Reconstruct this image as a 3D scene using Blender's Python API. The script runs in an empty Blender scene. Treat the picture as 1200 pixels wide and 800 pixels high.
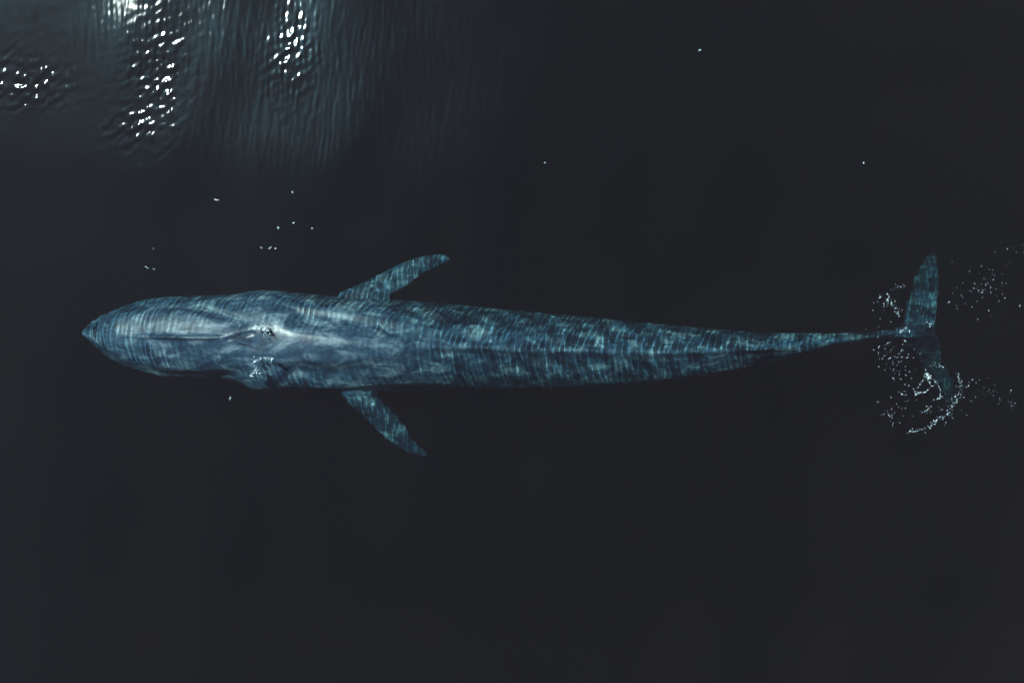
import bpy, bmesh, math, random
import numpy as np

S = bpy.context.scene
COL = S.collection
random.seed(7)
rng = np.random.default_rng(11)

# ------------------------------------------------------------------ camera
CAM_H = 20.5                      # drone height over the sea, metres
cam_d = bpy.data.cameras.new('camera')
cam_d.sensor_width = 36.0
cam_d.lens = 36.0 * CAM_H / 30.0  # 30 m of sea across the frame
cam_d.clip_start = 0.5
cam_d.clip_end = 5000.0
cam = bpy.data.objects.new('camera', cam_d)
cam.location = (0, 0, CAM_H)
COL.objects.link(cam)
S.camera = cam

# ------------------------------------------------------------------ sky and sun
SUN_ZEN = math.radians(41.4)                 # angle from straight overhead
SUN_AZ = math.atan2(12.9, -12.7)             # towards the head side, upper left
to_sun = (math.sin(SUN_ZEN) * math.cos(SUN_AZ), math.sin(SUN_ZEN) * math.sin(SUN_AZ), math.cos(SUN_ZEN))
W = bpy.data.worlds.new('World')
S.world = W
W.use_nodes = True
wn = W.node_tree.nodes
sky = wn.new('ShaderNodeTexSky')
sky.sky_type = 'NISHITA'
sky.sun_disc = False
sky.sun_elevation = math.pi / 2 - SUN_ZEN
sky.sun_rotation = math.pi / 2 - SUN_AZ
sky.air_density = 1.0
sky.dust_density = 0.5
sky.ozone_density = 4.0
bg = wn['Background']
bg.inputs['Strength'].default_value = 0.05
W.node_tree.links.new(sky.outputs[0], bg.inputs['Color'])

sun_d = bpy.data.lights.new('sun', 'SUN')
sun_d.energy = 5.0
sun_d.angle = math.radians(0.53)
sun_d.color = (1.0, 0.98, 0.95)
sun_d.cycles.is_caustics_light = True
sun = bpy.data.objects.new('sun', sun_d)
from mathutils import Vector
sun.rotation_euler = Vector(to_sun).to_track_quat('Z', 'Y').to_euler()
sun.location = (to_sun[0] * 60, to_sun[1] * 60, to_sun[2] * 60)
COL.objects.link(sun)

S.view_settings.view_transform = 'Standard'
S.view_settings.look = 'None'
S.view_settings.exposure = 1.05
S.view_settings.gamma = 1.0
S.view_settings.use_curve_mapping = False
cy = S.cycles
cy.caustics_refractive = True
cy.caustics_reflective = True
cy.max_bounces = 8
cy.transmission_bounces = 6
cy.volume_bounces = 1
cy.use_denoising = True

def mx(p): return (p - 600.0) / 40.0
def my(p): return (400.0 - p) / 40.0

# ------------------------------------------------------------------ node helpers
def new_mat(name):
    m = bpy.data.materials.new(name)
    m.use_nodes = True
    nt = m.node_tree
    nt.nodes.clear()
    out = nt.nodes.new('ShaderNodeOutputMaterial')
    return m, nt, out

def ramp(nt, fac, stops):
    r = nt.nodes.new('ShaderNodeValToRGB')
    e = r.color_ramp.elements
    while len(e) < len(stops): e.new(0.5)
    for q, (p, c) in zip(e, stops):
        q.position = p
        q.color = (*c, 1) if len(c) == 3 else c
    nt.links.new(fac, r.inputs['Fac'])
    return r

def noise(nt, vec, scale, detail=3.0, rough=0.5, dist=0.0):
    n = nt.nodes.new('ShaderNodeTexNoise')
    n.inputs['Scale'].default_value = scale
    n.inputs['Detail'].default_value = detail
    n.inputs['Roughness'].default_value = rough
    n.inputs['Distortion'].default_value = dist
    nt.links.new(vec, n.inputs['Vector'])
    return n

ABSORB = (0.36, 0.088, 0.128)       # per metre
SCATTER = (0.043, 0.028, 0.029)
# ------------------------------------------------------------------ water material
def water_material():
    m, nt, out = new_mat('sea_water')
    rf = nt.nodes.new('ShaderNodeBsdfRefraction')
    rf.inputs['IOR'].default_value = 1.33
    rf.inputs['Roughness'].default_value = 0.0
    gl = nt.nodes.new('ShaderNodeBsdfGlossy')
    gl.distribution = 'BECKMANN'
    gl.inputs['Roughness'].default_value = 0.14
    fr = nt.nodes.new('ShaderNodeFresnel')
    fr.inputs['IOR'].default_value = 1.33
    g = nt.nodes.new('ShaderNodeMixShader')
    nt.links.new(fr.outputs[0], g.inputs['Fac'])
    nt.links.new(rf.outputs[0], g.inputs[1]); nt.links.new(gl.outputs[0], g.inputs[2])
    # capillary ripples finer than the mesh, tinted blue and strengthened to paint a glow
    q = nt.nodes.new('ShaderNodeBsdfGlossy')
    q.inputs['Roughness'].default_value = 0.30
    q.inputs['Color'].default_value = (0.42, 0.74, 1.0, 1)
    tc = nt.nodes.new('ShaderNodeTexCoord')
    n = noise(nt, tc.outputs['Object'], 0.55, 3, 0.55, 0.4)
    dist = nt.nodes.new('ShaderNodeVectorMath'); dist.operation = 'DISTANCE'
    dist.inputs[1].default_value = (mx(440), my(45), 0)  # centre of the painted glow
    nt.links.new(tc.outputs['Object'], dist.inputs[0])
    mr = nt.nodes.new('ShaderNodeMapRange'); mr.interpolation_type = 'SMOOTHSTEP'
    mr.inputs['From Min'].default_value = 6.5; mr.inputs['From Max'].default_value = 0.3
    mr.inputs['To Min'].default_value = 0.0012; mr.inputs['To Max'].default_value = 0.0042
    nt.links.new(dist.outputs['Value'], mr.inputs['Value'])
    nr = nt.nodes.new('ShaderNodeMapRange')
    nr.inputs['From Min'].default_value = 0.3; nr.inputs['From Max'].default_value = 0.7
    nr.inputs['To Min'].default_value = 0.35; nr.inputs['To Max'].default_value = 1.1
    nt.links.new(n.outputs['Fac'], nr.inputs['Value'])
    r = nt.nodes.new('ShaderNodeMath'); r.operation = 'MULTIPLY'
    nt.links.new(mr.outputs[0], r.inputs[0]); nt.links.new(nr.outputs[0], r.inputs[1])
    mix = nt.nodes.new('ShaderNodeMixShader')
    nt.links.new(r.outputs[0], mix.inputs['Fac'])
    nt.links.new(g.outputs[0], mix.inputs[1]); nt.links.new(q.outputs[0], mix.inputs[2])
    nt.links.new(mix.outputs[0], out.inputs['Surface'])
    return m

# ------------------------------------------------------------------ the sea: one closed body of water with a rippled top
def axis(lo, hi, step, far):
    mid = np.arange(lo, hi + step * .5, step)
    r = [mid[-1]]
    d = step
    while r[-1] < far:
        d *= 1.22
        r.append(min(r[-1] + d, far))
    l = [mid[0]]
    d = step
    while l[-1] > -far:
        d *= 1.22
        l.append(max(l[-1] - d, -far))
    return np.array(l[:0:-1] + list(mid) + r[1:])

WAVES = []
def add_waves(n, lmin, lmax, spread, slope_rms, mean=0.0, kind=0):
    for _ in range(n):
        lam = lmin * (lmax / lmin) ** rng.random()
        k = 2 * math.pi / lam
        th = mean + rng.normal() * spread
        a = slope_rms * math.sqrt(2.0 / n) / k
        WAVES.append((k * math.cos(th), k * math.sin(th), a, rng.random() * 6.283, kind))
add_waves(40, 0.14, 0.22, 0.12, 0.043, -0.03)
add_waves(26, 0.22, 0.45, 0.18, 0.028, -0.05)
add_waves(12, 2.0, 6.0, 0.8, 0.022, -0.4, 1)
add_waves(40, 0.16, 0.45, 0.45, 0.060, -1.05, 2)        # a cross sea, only inside gusts

def blob(x, y, px, py, rx, ry):
    return np.exp(-((x - mx(px)) * 40 / rx) ** 2 - ((y - my(py)) * 40 / ry) ** 2)

def sea_height(x, y):
    """Height of the water over a grid of points, metres."""
    part = [np.zeros_like(x) for _ in range(3)]
    for kx, ky, a, ph, kind in WAVES:
        part[kind] += a * np.sin(kx * x + ky * y + ph)
    # calm water streaming over the shallow back and rostrum
    env = np.ones_like(x)
    env -= 0.80 * blob(x, y, 390, 405, 100, 34)
    env -= 0.40 * blob(x, y, 235, 398, 55, 40)
    # cat's paws: gusts that ruffle the surface across the main ripples
    gust = (1.8 * blob(x, y, 185, 95, 30, 62) + 3.6 * blob(x, y, 28, 100, 42, 27) + 1.9 * blob(x, y, 342, 60, 24, 46)
            + 1.9 * blob(x, y, 150, 150, 24, 24) + 0.14)
    # the swirl over the beating flukes
    gust = gust + 0.2 * blob(x, y, 1085, 440, 50, 70)
    # a calmer sea away from the whale's own wake
    wake = np.exp(-(y / 3.2) ** 4)
    env = env * (wake + (1 - wake) * np.clip(0.42 + 0.35 * gust, 0, 1.05))
    # ripples die out far from the animal where the mesh is coarse
    far = np.clip((np.maximum(np.abs(x) - 16.5, np.abs(y) - 12.0)) / 1.5, 0, 1)
    swell = part[1] * (1 - np.clip((np.maximum(np.abs(x) - 17, np.abs(y) - 13)) / 12.0, 0, 1))
    return (part[0] * np.clip(env, 0.1, 2) + part[2] * gust) * (1 - far) + swell

def build_sea():
    X = axis(-16.6, 16.6, 0.025, 400.0)
    Y = axis(-11.6, 11.6, 0.062, 400.0)
    nx, ny = len(X), len(Y)
    gx, gy = np.meshgrid(X, Y)
    gz = sea_height(gx, gy)
    v = np.column_stack([gx.ravel(), gy.ravel(), gz.ravel()])
    i = np.arange(nx * ny).reshape(ny, nx)
    f = np.column_stack([i[:-1, :-1].ravel(), i[:-1, 1:].ravel(), i[1:, 1:].ravel(), i[1:, :-1].ravel()])
    faces = f.tolist()
    base = nx * ny
    D = -120.0
    c = np.array([[X[0], Y[0], D], [X[-1], Y[0], D], [X[-1], Y[-1], D], [X[0], Y[-1], D]])
    v = np.vstack([v, c])
    b0, b1, b2, b3 = base, base + 1, base + 2, base + 3
    faces.append([b0, b3, b2, b1])
    faces.append([b0, b1] + i[0, ::-1].tolist())
    faces.append([b1, b2] + i[::-1, -1].tolist())
    faces.append([b2, b3] + i[-1, :].tolist())
    faces.append([b3, b0] + i[:, 0].tolist())
    me = bpy.data.meshes.new('sea')
    me.from_pydata(v.tolist(), [], faces)
    sm = np.ones(len(faces), dtype=bool); sm[-5:] = False
    me.polygons.foreach_set('use_smooth', sm)
    me.materials.append(water_material())
    o = bpy.data.objects.new('sea', me)
    o['kind'] = 'structure'
    o.cycles.is_caustics_caster = True
    COL.objects.link(o)
    return o
build_sea()

# the murk inside the water: one even volume round everything below and just above the ripples
def build_murk():
    m, nt, out = new_mat('sea_murk')
    v = nt.nodes.new('ShaderNodeVolumeCoefficients')
    v.inputs['Absorption Coefficients'].default_value = ABSORB
    v.inputs['Scatter Coefficients'].default_value = SCATTER
    nt.links.new(v.outputs[0], out.inputs['Volume'])
    bm = bmesh.new()
    bmesh.ops.create_cube(bm, size=1.0)
    for p in bm.verts:
        p.co = (p.co.x * 700, p.co.y * 700, 0.30 if p.co.z > 0 else -100.0)
    me = bpy.data.meshes.new('murky_water')
    bm.to_mesh(me); bm.free()
    me.materials.append(m)
    o = bpy.data.objects.new('murky_water', me)
    o['kind'] = 'stuff'
    o['label'] = 'dark blue grey murk filling the sea around the whale'
    o['category'] = 'murk'
    COL.objects.link(o)
build_murk()

# ------------------------------------------------------------------ the whale
#  px along | upper edge | lower edge | ridge line (picture rows) | top z | depth of the body
ST = np.array([
 [97, 388.2, 391.8, 390, -1.02, 0.18],
 [99, 385.8, 394.2, 390, -0.98, 0.32],
 [102, 382.4, 397.4, 390, -0.94, 0.44],
 [106, 378.4, 401.2, 390, -0.89, 0.58],
 [112.5, 373.4, 407.0, 390.5, -0.84, 0.76],
 [118, 370.5, 411.8, 391, -0.80, 0.90],
 [124.5, 367.6, 416.8, 391.5, -0.76, 1.02],
 [133, 363.8, 422.0, 392, -0.71, 1.16],
 [148, 357.6, 429.2, 393, -0.65, 1.38],
 [166, 352, 435, 394, -0.58, 1.6],
 [187, 348.5, 441, 395, -0.49, 1.85],
 [230, 346, 444, 396, -0.40, 2.2],
 [267, 345, 445.5, 398, -0.33, 2.45],
 [282, 343.5, 450, 399, -0.28, 2.52],
 [297, 340.8, 457, 400, -0.23, 2.6],
 [317, 340, 459.5, 401, -0.21, 2.65],
 [350, 343, 458.5, 402, -0.23, 2.75],
 [380, 346, 459, 403, -0.25, 2.8],
 [420, 348, 459, 404, -0.31, 2.8],
 [470, 351.5, 458, 405, -0.48, 2.75],
 [520, 355.5, 457, 407, -0.77, 2.62],
 [595, 362.5, 456.5, 410, -0.96, 2.4],
 [670, 369.5, 454.5, 412, -1.04, 2.1],
 [745, 377, 450, 413.5, -1.10, 1.8],
 [820, 384, 441, 413, -1.18, 1.5],
 [880, 388.5, 429, 410, -1.26, 1.2],
 [930, 390.5, 419, 406, -1.36, 0.95],
 [980, 390, 406.5, 399.5, -1.47, 0.72],
 [1030, 388.5, 397.5, 393.5, -1.56, 0.5],
 [1055, 385.5, 393.5, 390, -1.60, 0.36],
 [1085, 386.5, 392.5, 389.5, -1.60, 0.18],
])

def spline(xs, ys, q):
    """monotone-ish cubic through the stations"""
    h = np.diff(xs); d = np.diff(ys) / h
    m = np.zeros_like(ys)
    m[0], m[-1] = d[0], d[-1]
    for k in range(1, len(xs) - 1):
        m[k] = 0 if d[k-1] * d[k] < 0 else (d[k-1] * h[k] + d[k] * h[k-1]) / (h[k] + h[k-1])
    j = np.clip(np.searchsorted(xs, q) - 1, 0, len(xs) - 2)
    t = (q - xs[j]) / h[j]
    return ((2*t**3 - 3*t**2 + 1) * ys[j] + (t**3 - 2*t**2 + t) * h[j] * m[j]
            + (-2*t**3 + 3*t**2) * ys[j+1] + (t**3 - t**2) * h[j] * m[j+1])

def plan(px, py, z):
    """Sea-level plan position (picture px) and depth to a point in the water as seen from straight above."""
    x, y = mx(np.asarray(px, float)), my(np.asarray(py, float))
    z = np.asarray(z, float)
    r = np.maximum(np.hypot(x, y), 1e-4)
    sw = np.sin(np.arctan(r / CAM_H)) / 1.33
    sc = np.where(z < 0, 1 - z * sw / np.sqrt(1 - sw * sw) / r, 1 - z / CAM_H)
    return x * sc, y * sc

def sstep(a, b, x):
    t = np.clip((np.asarray(x) - a) / (b - a), 0, 1)
    return t * t * (3 - 2 * t)

def relief(px, py):
    """Raised and sunken forms of the back, metres, for picture-plan points."""
    z = np.zeros_like(px)
    # rostrum: a flat shield with a lip groove round it
    ru = np.interp(px, [97, 118, 148, 180, 210, 240, 275, 300], [388, 374.5, 363.5, 360.5, 361, 367, 379, 384])
    rl = np.interp(px, [97, 118, 148, 187, 230, 262, 290, 310], [392, 408, 424.5, 434, 437, 436, 432, 426])
    along = sstep(104, 135, px) * (1 - sstep(262, 300, px))
    inside = np.minimum(py - ru, rl - py)
    z += 0.11 * along * sstep(-3.5, 6.0, inside)
    groove = np.exp(-((inside + 5.5) / 4.5) ** 2)
    z -= 0.08 * along * groove
    z += 0.04 * along * np.clip(1 - np.abs(py - 395) / 38, 0, 1)      # it is pitched like a low roof
    # median ridge of the rostrum
    r = np.exp(-((py - np.interp(px, [140, 192, 240, 268, 290], [394, 395, 395.8, 395.2, 391])) / 1.9) ** 2)
    z += 0.12 * r * sstep(136, 185, px) * (1 - sstep(240, 268, px))
    r = np.exp(-((py - 396) / 10.0) ** 2)
    z += 0.06 * r * sstep(150, 215, px) * (1 - sstep(255, 300, px))
    # splash guard: two humps that meet in front of the blowholes
    up = np.interp(px, [240, 268, 290, 312, 330], [395.8, 393, 386.5, 383.5, 383])
    lo = np.interp(px, [240, 268, 290, 312, 330], [399, 404, 414, 421, 424])
    a = sstep(236, 285, px) * (1 - sstep(295, 345, px))
    z += 0.035 * a * np.exp(-((py - up) / 9.0) ** 2)
    z += 0.012 * a * np.exp(-((py - lo) / 9.0) ** 2)
    # slack between the humps
    z -= 0.02 * np.exp(-((px - 285) / 22) ** 2 - ((py - 405) / 7) ** 2)
    # shoulder hollows either side of the spine behind the head
    cu = np.interp(px, [330, 400, 480, 520], [366, 376, 391, 400])
    cl = np.interp(px, [330, 400, 480, 520], [431, 434, 424, 414])
    a = sstep(322, 350, px) * (1 - sstep(440, 530, px))
    d = py - cu
    z -= 0.15 * a * sstep(-15, 1, d) * (1 - sstep(0, 24, d))
    d = cl - py
    a = a * (1 - sstep(385, 455, px))
    z -= 0.05 * a * np.exp(-(d / 6.0) ** 2)
    z -= 0.16 * a * sstep(12, -5, d) * (1 - sstep(6, 26, -d))
    # the back between them just breaks the surface
    a = sstep(318, 345, px) * (1 - sstep(430, 520, px))
    mid, half = 0.5 * (cu + cl), np.maximum(0.5 * (cl - cu), 4) * 0.8
    z += 0.08 * a * np.exp(-((py - mid) / half) ** 4)
    # spine ridge running to the dorsal fin
    rr = spline(ST[:, 0], ST[:, 3], px)
    a = sstep(430, 560, px) * (1 - sstep(905, 960, px))
    z += 0.09 * a * np.exp(-((py - rr + 2) / 7.0) ** 2)
    z -= 0.06 * a * sstep(0, 7, py - rr) * (1 - sstep(12, 32, py - rr))
    # small hooked dorsal fin far back on the spine
    fy = rr + 0.5
    z += 0.34 * sstep(872, 898, px) * (1 - sstep(901, 909, px)) * np.exp(-((py - fy) / 2.4) ** 2)
    # blowhole slits
    for (x0, y0, x1, y1) in ((266, 398.0, 296, 390.0), (279, 403.5, 297, 409.0)):
        t = np.clip(((px - x0) * (x1 - x0) + (py - y0) * (y1 - y0)) / ((x1 - x0) ** 2 + (y1 - y0) ** 2), 0, 1)
        d = np.hypot(px - x0 - t * (x1 - x0), py - y0 - t * (y1 - y0))
        z -= (0.04 if x0 < 270 else 0.006) * np.exp(-(d / 2.2) ** 2)
    return z

def body_points():
    n, m = 620, 220
    t = np.linspace(0, 1, n)
    px = 97 + (1085 - 97) * (0.5 * t + 0.5 * t ** 1.6)
    yu, yl, yr, zt, hb = [spline(ST[:, 0], ST[:, k], px) for k in range(1, 6)]
    th = np.linspace(0, 2 * math.pi, m, endpoint=False)
    c, s = np.cos(th), np.sin(th)
    V = np.zeros((n, m, 3))
    for k in range(n):
        yc = 0.5 * (yu[k] + yl[k]); w = 0.5 * (yl[k] - yu[k])
        yy = yc - w * c                                  # picture row
        up = s > 0
        ht = hb[k] * 0.50
        zm = zt[k] - ht
        flat = 0.80 + 0.20 * float(sstep(300, 560, np.array(px[k])))      # flatter over the head
        tent = 0.58 * float(sstep(330, 600, np.array(px[k])))
        top = (1 - tent) * np.abs(s) ** flat + tent * (1 - np.abs(c) ** 1.45)
        z = np.where(up, zm + ht * top, zm - (hb[k] - ht) * np.abs(s))
        # bring the crest to the spine line
        sk = (yr[k] - yc) * np.clip(s, 0, 1) ** 2 * 0.6
        yy = yy + sk
        z = z + np.where(up, relief(np.full(m, px[k]), yy) * sstep(0.15, 0.5, s), 0)
        V[k, :, 0], V[k, :, 1] = plan(np.full(m, px[k]), yy, z)
        V[k, :, 2] = z
    return V

def loft(bm, V):
    n, m, _ = V.shape
    g = [[bm.verts.new(V[a, b]) for b in range(m)] for a in range(n)]
    for a in range(n - 1):
        for b in range(m):
            bm.faces.new((g[a][b], g[a][(b + 1) % m], g[a + 1][(b + 1) % m], g[a + 1][b]))
    bm.faces.new(g[0][::-1])
    bm.faces.new(g[-1])

def limb(bm, lead, trail, z, thick, m=40, sub=8):
    """A fin: leading and trailing edge rows (picture px), depth and half thickness per row."""
    lead, trail = np.array(lead, float), np.array(trail, float)
    z, thick = np.array(z, float), np.array(thick, float)
    q0 = np.arange(len(lead), dtype=float)
    q = np.linspace(0, len(lead) - 1, (len(lead) - 1) * sub + 1)
    L = np.column_stack([spline(q0, lead[:, k], q) for k in (0, 1)])
    T = np.column_stack([spline(q0, trail[:, k], q) for k in (0, 1)])
    Z = spline(q0, z, q); H = spline(q0, thick, q)
    th = np.linspace(0, 2 * math.pi, m, endpoint=False)
    V = np.zeros((len(q), m, 3))
    for k in range(len(q)):
        u = 0.5 - 0.5 * np.cos(th)                     # 0 leading .. 1 trailing
        prof = np.sin(th) * (1 - 0.55 * u) * 1.25
        p = L[k] + (T[k] - L[k]) * u[:, None]
        zz = Z[k] + H[k] * prof
        V[k, :, 0], V[k, :, 1] = plan(p[:, 0], p[:, 1], np.full(m, Z[k]))
        V[k, :, 2] = zz
    loft(bm, V)

def skin_material():
    m, nt, out = new_mat('whale_skin')
    tc = nt.nodes.new('ShaderNodeTexCoord')
    mp = nt.nodes.new('ShaderNodeMapping')
    mp.inputs['Scale'].default_value = (0.55, 1.0, 1.0)
    nt.links.new(tc.outputs['Object'], mp.inputs['Vector'])
    n1 = noise(nt, mp.outputs[0], 2.6, 6, 0.62, 0.6)
    n2 = noise(nt, mp.outputs[0], 11.0, 5, 0.65, 0.3)
    r1 = ramp(nt, n1.outputs['Fac'], [(0.36, (0.012, 0.034, 0.066)), (0.50, (0.036, 0.083, 0.136)), (0.64, (0.17, 0.240, 0.295))])
    r2 = ramp(nt, n2.outputs['Fac'], [(0.36, (0.55, 0.57, 0.60)), (0.52, (1, 1, 1)), (0.70, (1.25, 1.22, 1.2))])
    mul = nt.nodes.new('ShaderNodeMix'); mul.data_type = 'RGBA'; mul.blend_type = 'MULTIPLY'
    mul.inputs['Factor'].default_value = 0.95
    nt.links.new(r1.outputs[0], mul.inputs['A']); nt.links.new(r2.outputs[0], mul.inputs['B'])
    # long scratches and lines along the body
    mp2 = nt.nodes.new('ShaderNodeMapping'); mp2.inputs['Scale'].default_value = (0.7, 16.0, 6.0)
    nt.links.new(tc.outputs['Object'], mp2.inputs['Vector'])
    n3 = noise(nt, mp2.outputs[0], 1.3, 4, 0.6, 0.2)
    r3 = ramp(nt, n3.outputs['Fac'], [(0.30, (0.6, 0.62, 0.65)), (0.45, (1, 1, 1)), (0.64, (1, 1, 1)), (0.74, (1.3, 1.3, 1.28))])
    mul2 = nt.nodes.new('ShaderNodeMix'); mul2.data_type = 'RGBA'; mul2.blend_type = 'MULTIPLY'
    mul2.inputs['Factor'].default_value = 0.6
    nt.links.new(mul.outputs['Result'], mul2.inputs['A']); nt.links.new(r3.outputs[0], mul2.inputs['B'])
    p = nt.nodes.new('ShaderNodeBsdfPrincipled')
    nt.links.new(mul2.outputs['Result'], p.inputs['Base Color'])
    p.inputs['Roughness'].default_value = 0.34
    p.inputs['IOR'].default_value = 1.5
    # a film of water on whatever stands clear of the sea
    geo = nt.nodes.new('ShaderNodeNewGeometry')
    sep = nt.nodes.new('ShaderNodeSeparateXYZ')
    nt.links.new(geo.outputs['Position'], sep.inputs[0])
    wet = nt.nodes.new('ShaderNodeMapRange')
    wet.inputs['From Min'].default_value = -0.02; wet.inputs['From Max'].default_value = 0.0
    nt.links.new(sep.outputs['Z'], wet.inputs['Value'])
    nt.links.new(wet.outputs[0], p.inputs['Coat Weight'])
    p.inputs['Coat Roughness'].default_value = 0.06
    p.inputs['Coat IOR'].default_value = 1.33
    b = nt.nodes.new('ShaderNodeBump')
    b.inputs['Strength'].default_value = 0.25
    b.inputs['Distance'].default_value = 0.02
    nt.links.new(n2.outputs['Fac'], b.inputs['Height'])
    nt.links.new(b.outputs[0], p.inputs['Normal'])
    nt.links.new(p.outputs[0], out.inputs['Surface'])
    return m

def build_whale():
    bm = bmesh.new()
    loft(bm, body_points())
    # flipper on the sunward side
    limb(bm, [(388, 352), (400, 342), (416, 335), (445, 321), (470, 308), (496, 299.5), (516, 297.5), (525, 300)],
             [(462, 372), (458, 358), (457, 347), (475, 336), (489, 325), (505, 315.5), (521, 309), (528, 304)],
             [-1.40, -1.45, -1.50, -1.60, -1.70, -1.80, -1.85, -1.87], [.26, .22, .19, .15, .12, .09, .06, .04])
    # flipper on the far side
    limb(bm, [(388, 444), (396, 458), (409, 473), (427, 489), (445, 507), (463, 522), (484, 532), (499, 535.5)],
             [(448, 436), (442, 458), (446, 467), (460, 481), (475, 499), (488, 519), (500, 528), (504, 532)],
             [-1.40, -1.55, -1.75, -1.95, -2.10, -2.20, -2.25, -2.25], [.26, .22, .19, .15, .12, .09, .06, .04])
    # flukes
    limb(bm, [(1046, 396), (1056, 384), (1060, 364), (1068, 338), (1077, 317), (1086, 300), (1091, 297)],
             [(1094, 395), (1096, 386), (1098, 364), (1101, 336), (1101, 315), (1099, 303), (1096, 299)],
             [-1.72, -1.95, -2.20, -2.55, -2.95, -3.40, -3.60], [.17, .15, .12, .09, .07, .05, .03])
    limb(bm, [(1046, 384), (1057, 393), (1064, 405), (1074, 421), (1086, 437), (1101, 457), (1109, 472), (1112, 477)],
             [(1094, 384), (1096, 391), (1102, 400), (1101, 417), (1109, 432), (1119, 450), (1118, 470), (1115, 477)],
             [-1.72, -1.95, -2.20, -2.55, -2.95, -3.30, -3.55, -3.60], [.17, .15, .12, .10, .08, .06, .04, .03])
    me = bpy.data.meshes.new('body_source')
    bmesh.ops.recalc_face_normals(bm, faces=bm.faces)
    bm.to_mesh(me); bm.free()
    src = bpy.data.objects.new('body', me)
    COL.objects.link(src)
    rm = src.modifiers.new('remesh', 'REMESH')
    rm.mode = 'VOXEL'; rm.voxel_size = 0.031; rm.adaptivity = 0.0
    smd = src.modifiers.new('smooth', 'SMOOTH'); smd.factor = 0.5; smd.iterations = 2
    bpy.context.view_layer.update()
    ev = src.evaluated_get(bpy.context.evaluated_depsgraph_get())
    body = bpy.data.meshes.new_from_object(ev)
    bpy.data.objects.remove(src)
    bpy.data.meshes.remove(me)
    body.name = 'body'
    body.materials.clear()
    body.materials.append(skin_material())
    body.polygons.foreach_set('use_smooth', np.ones(len(body.polygons), dtype=bool))
    root = bpy.data.objects.new('blue_whale', None)
    root['label'] = 'huge slate blue whale gliding just below the dark sea surface'
    root['category'] = 'whale'
    COL.objects.link(root)
    o = bpy.data.objects.new('body', body)
    o.parent = root
    o.cycles.is_caustics_receiver = True
    COL.objects.link(o)
    add_blowholes(root, body)
    return root

def add_blowholes(root, body):
    from mathutils.bvhtree import BVHTree
    bm = bmesh.new(); bm.from_mesh(body)
    tree = BVHTree.FromBMesh(bm); bm.free()
    m, nt, out = new_mat('nostril_skin')
    tc = nt.nodes.new('ShaderNodeTexCoord')
    n = noise(nt, tc.outputs['Object'], 14.0, 3, 0.6)
    r = ramp(nt, n.outputs['Fac'], [(0.35, (0.012, 0.016, 0.022)), (0.7, (0.035, 0.045, 0.06))])
    p = nt.nodes.new('ShaderNodeBsdfPrincipled')
    p.inputs['Roughness'].default_value = 0.25
    nt.links.new(r.outputs[0], p.inputs['Base Color'])
    nt.links.new(p.outputs[0], out.inputs['Surface'])
    for (x0, y0, x1, y1, w) in ((264, 398.5, 297, 389.5, 1.7), (277, 403.0, 298, 409.0, 1.4)):
        V, F = [], []
        n = 26
        for k in range(n + 1):
            t = k / n
            cx, cyy = x0 + (x1 - x0) * t, y0 + (y1 - y0) * t + 1.6 * math.sin(math.pi * t) * (1 if y1 < y0 else -1)
            hw = w * (math.sin(math.pi * min(1, t * 1.02 + 0.02)) ** 0.8 if 0 < t < 1 else 0.02)
            for j in (-1, -0.5, 0, 0.5, 1):
                x, y = mx(cx), my(cyy + hw * j)
                hit = tree.ray_cast(Vector((x, y, 3)), Vector((0, 0, -1)))
                z = hit[0].z if hit[0] else 0
                V.append((x, y, z + 0.010 - (0.03 if abs(j) == 1 else 0)))
        for k in range(n):
            for j in range(4):
                a = k * 5 + j
                F.append((a, a + 5, a + 6, a + 1))
        me = bpy.data.meshes.new('blowhole')
        me.from_pydata(V, [], F)
        me.polygons.foreach_set('use_smooth', [True] * len(F))
        me.materials.append(m)
        o = bpy.data.objects.new('blowhole', me)
        o.parent = root
        o.cycles.is_caustics_receiver = True
        o['label'] = 'dark slit of a blowhole'
        COL.objects.link(o)
build_whale()

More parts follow.
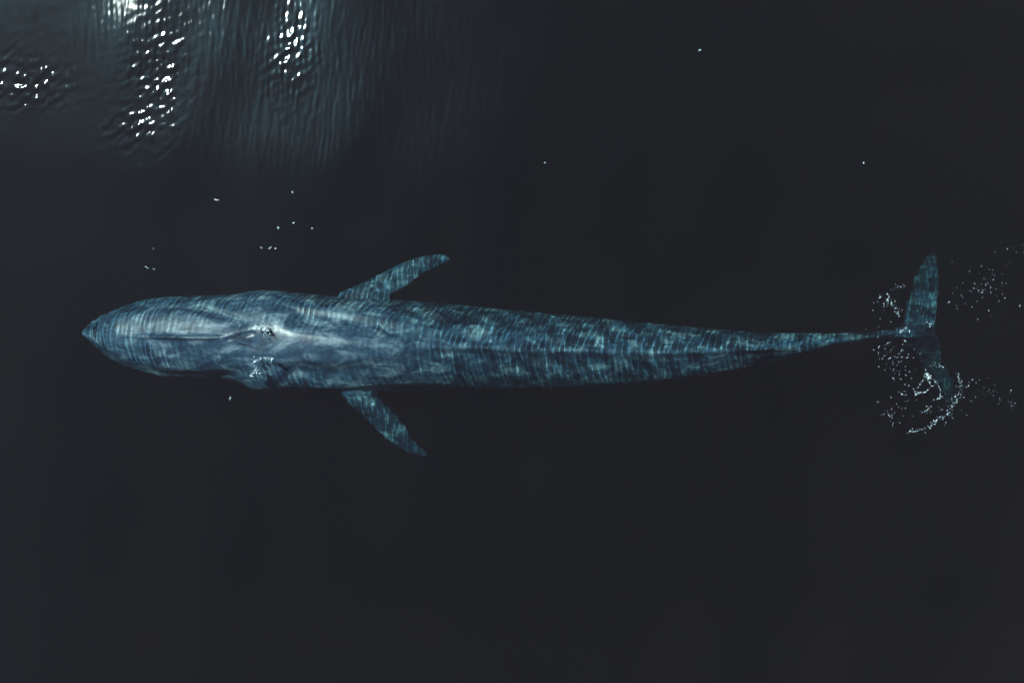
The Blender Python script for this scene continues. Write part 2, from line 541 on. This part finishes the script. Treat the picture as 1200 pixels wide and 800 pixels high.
# ------------------------------------------------------------------ foam flecks thrown up where the flukes stir the surface, and white flecks for sun glints
def build_foam_and_glints():
    R = random.Random(5)
    spots = []                                     # px, py, size px
    def arc(pts, n, jit, s0, s1):
        pts = np.array(pts, float)
        q0 = np.arange(len(pts), dtype=float)
        for _ in range(int(n * 1.5)):
            t = np.array([R.random() * (len(pts) - 1)])
            x = float(spline(q0, pts[:, 0], t)[0]); y = float(spline(q0, pts[:, 1], t)[0])
            jj = jit * R.choice((0.7, 1.2, 2.6))
            spots.append((x + R.gauss(0, jj), y + R.gauss(0, jj), R.uniform(s0, s1)))
    def cloud(cx, cyy, rx, ry, n, s0, s1):
        for _ in range(n):
            spots.append((cx + R.gauss(0, rx), cyy + R.gauss(0, ry), R.uniform(s0, s1)))
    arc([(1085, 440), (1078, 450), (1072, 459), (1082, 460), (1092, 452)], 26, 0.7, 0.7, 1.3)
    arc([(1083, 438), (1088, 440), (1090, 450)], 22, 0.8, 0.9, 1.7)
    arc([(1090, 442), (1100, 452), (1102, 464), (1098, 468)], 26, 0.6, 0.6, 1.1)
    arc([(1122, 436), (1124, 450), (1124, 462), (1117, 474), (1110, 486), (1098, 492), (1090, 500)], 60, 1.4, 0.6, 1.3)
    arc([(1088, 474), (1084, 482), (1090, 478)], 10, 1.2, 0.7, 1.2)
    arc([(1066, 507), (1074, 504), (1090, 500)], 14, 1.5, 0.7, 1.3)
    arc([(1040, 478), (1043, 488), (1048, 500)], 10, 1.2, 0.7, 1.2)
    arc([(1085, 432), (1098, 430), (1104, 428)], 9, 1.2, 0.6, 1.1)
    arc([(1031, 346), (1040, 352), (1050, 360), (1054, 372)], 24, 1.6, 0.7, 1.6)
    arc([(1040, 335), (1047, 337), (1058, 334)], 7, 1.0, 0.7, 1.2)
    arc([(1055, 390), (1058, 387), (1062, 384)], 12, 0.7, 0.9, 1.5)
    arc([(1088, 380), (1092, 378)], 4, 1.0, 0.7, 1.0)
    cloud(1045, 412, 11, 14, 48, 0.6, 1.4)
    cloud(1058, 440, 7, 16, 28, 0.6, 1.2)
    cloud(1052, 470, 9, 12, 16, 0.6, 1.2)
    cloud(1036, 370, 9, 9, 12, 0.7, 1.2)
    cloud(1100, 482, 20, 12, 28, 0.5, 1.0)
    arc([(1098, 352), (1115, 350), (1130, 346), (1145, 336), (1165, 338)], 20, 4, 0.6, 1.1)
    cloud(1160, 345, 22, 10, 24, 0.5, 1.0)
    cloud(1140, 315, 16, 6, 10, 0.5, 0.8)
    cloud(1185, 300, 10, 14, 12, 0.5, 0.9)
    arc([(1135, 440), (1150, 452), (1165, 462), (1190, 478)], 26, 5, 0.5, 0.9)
    # stray sun glints on the water, modelled as small white flecks
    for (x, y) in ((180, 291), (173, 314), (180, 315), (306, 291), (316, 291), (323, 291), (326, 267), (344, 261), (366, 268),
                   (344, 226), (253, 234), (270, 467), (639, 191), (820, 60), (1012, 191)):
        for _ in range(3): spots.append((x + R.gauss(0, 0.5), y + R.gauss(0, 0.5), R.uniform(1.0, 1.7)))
    # white flecks added in place of sun glints round the blowholes
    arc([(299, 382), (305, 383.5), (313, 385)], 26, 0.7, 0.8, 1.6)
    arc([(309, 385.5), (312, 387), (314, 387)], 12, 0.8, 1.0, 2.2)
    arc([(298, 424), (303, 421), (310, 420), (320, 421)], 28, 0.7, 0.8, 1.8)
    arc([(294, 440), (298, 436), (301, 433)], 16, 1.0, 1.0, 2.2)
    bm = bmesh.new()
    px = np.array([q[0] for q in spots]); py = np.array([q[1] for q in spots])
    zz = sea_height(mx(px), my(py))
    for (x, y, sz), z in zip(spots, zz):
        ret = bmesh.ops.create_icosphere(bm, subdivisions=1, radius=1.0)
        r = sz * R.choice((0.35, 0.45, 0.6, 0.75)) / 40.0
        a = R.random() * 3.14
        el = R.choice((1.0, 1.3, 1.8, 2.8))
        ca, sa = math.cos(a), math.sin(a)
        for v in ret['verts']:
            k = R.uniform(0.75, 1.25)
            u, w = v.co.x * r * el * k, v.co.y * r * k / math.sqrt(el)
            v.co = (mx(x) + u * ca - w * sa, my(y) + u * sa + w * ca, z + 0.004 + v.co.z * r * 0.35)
    me = bpy.data.meshes.new('foam_and_glint_flecks')
    bm.to_mesh(me); bm.free()
    me.polygons.foreach_set('use_smooth', [True] * len(me.polygons))
    m, nt, out = new_mat('foam')  # also colours the flecks that imitate sun glints
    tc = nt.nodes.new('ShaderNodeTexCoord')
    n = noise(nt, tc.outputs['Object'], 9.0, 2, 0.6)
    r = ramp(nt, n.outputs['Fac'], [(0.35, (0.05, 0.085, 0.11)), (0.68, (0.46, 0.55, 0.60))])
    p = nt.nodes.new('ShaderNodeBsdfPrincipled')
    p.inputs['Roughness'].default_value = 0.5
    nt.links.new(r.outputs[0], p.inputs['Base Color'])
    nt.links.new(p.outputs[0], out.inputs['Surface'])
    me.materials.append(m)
    o = bpy.data.objects.new('foam_and_glint_flecks', me)
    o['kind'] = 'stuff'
    o['label'] = 'scattered white foam flecks over the tail flukes, and white flecks imitating sun glints on the water'
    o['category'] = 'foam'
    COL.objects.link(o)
build_foam_and_glints()
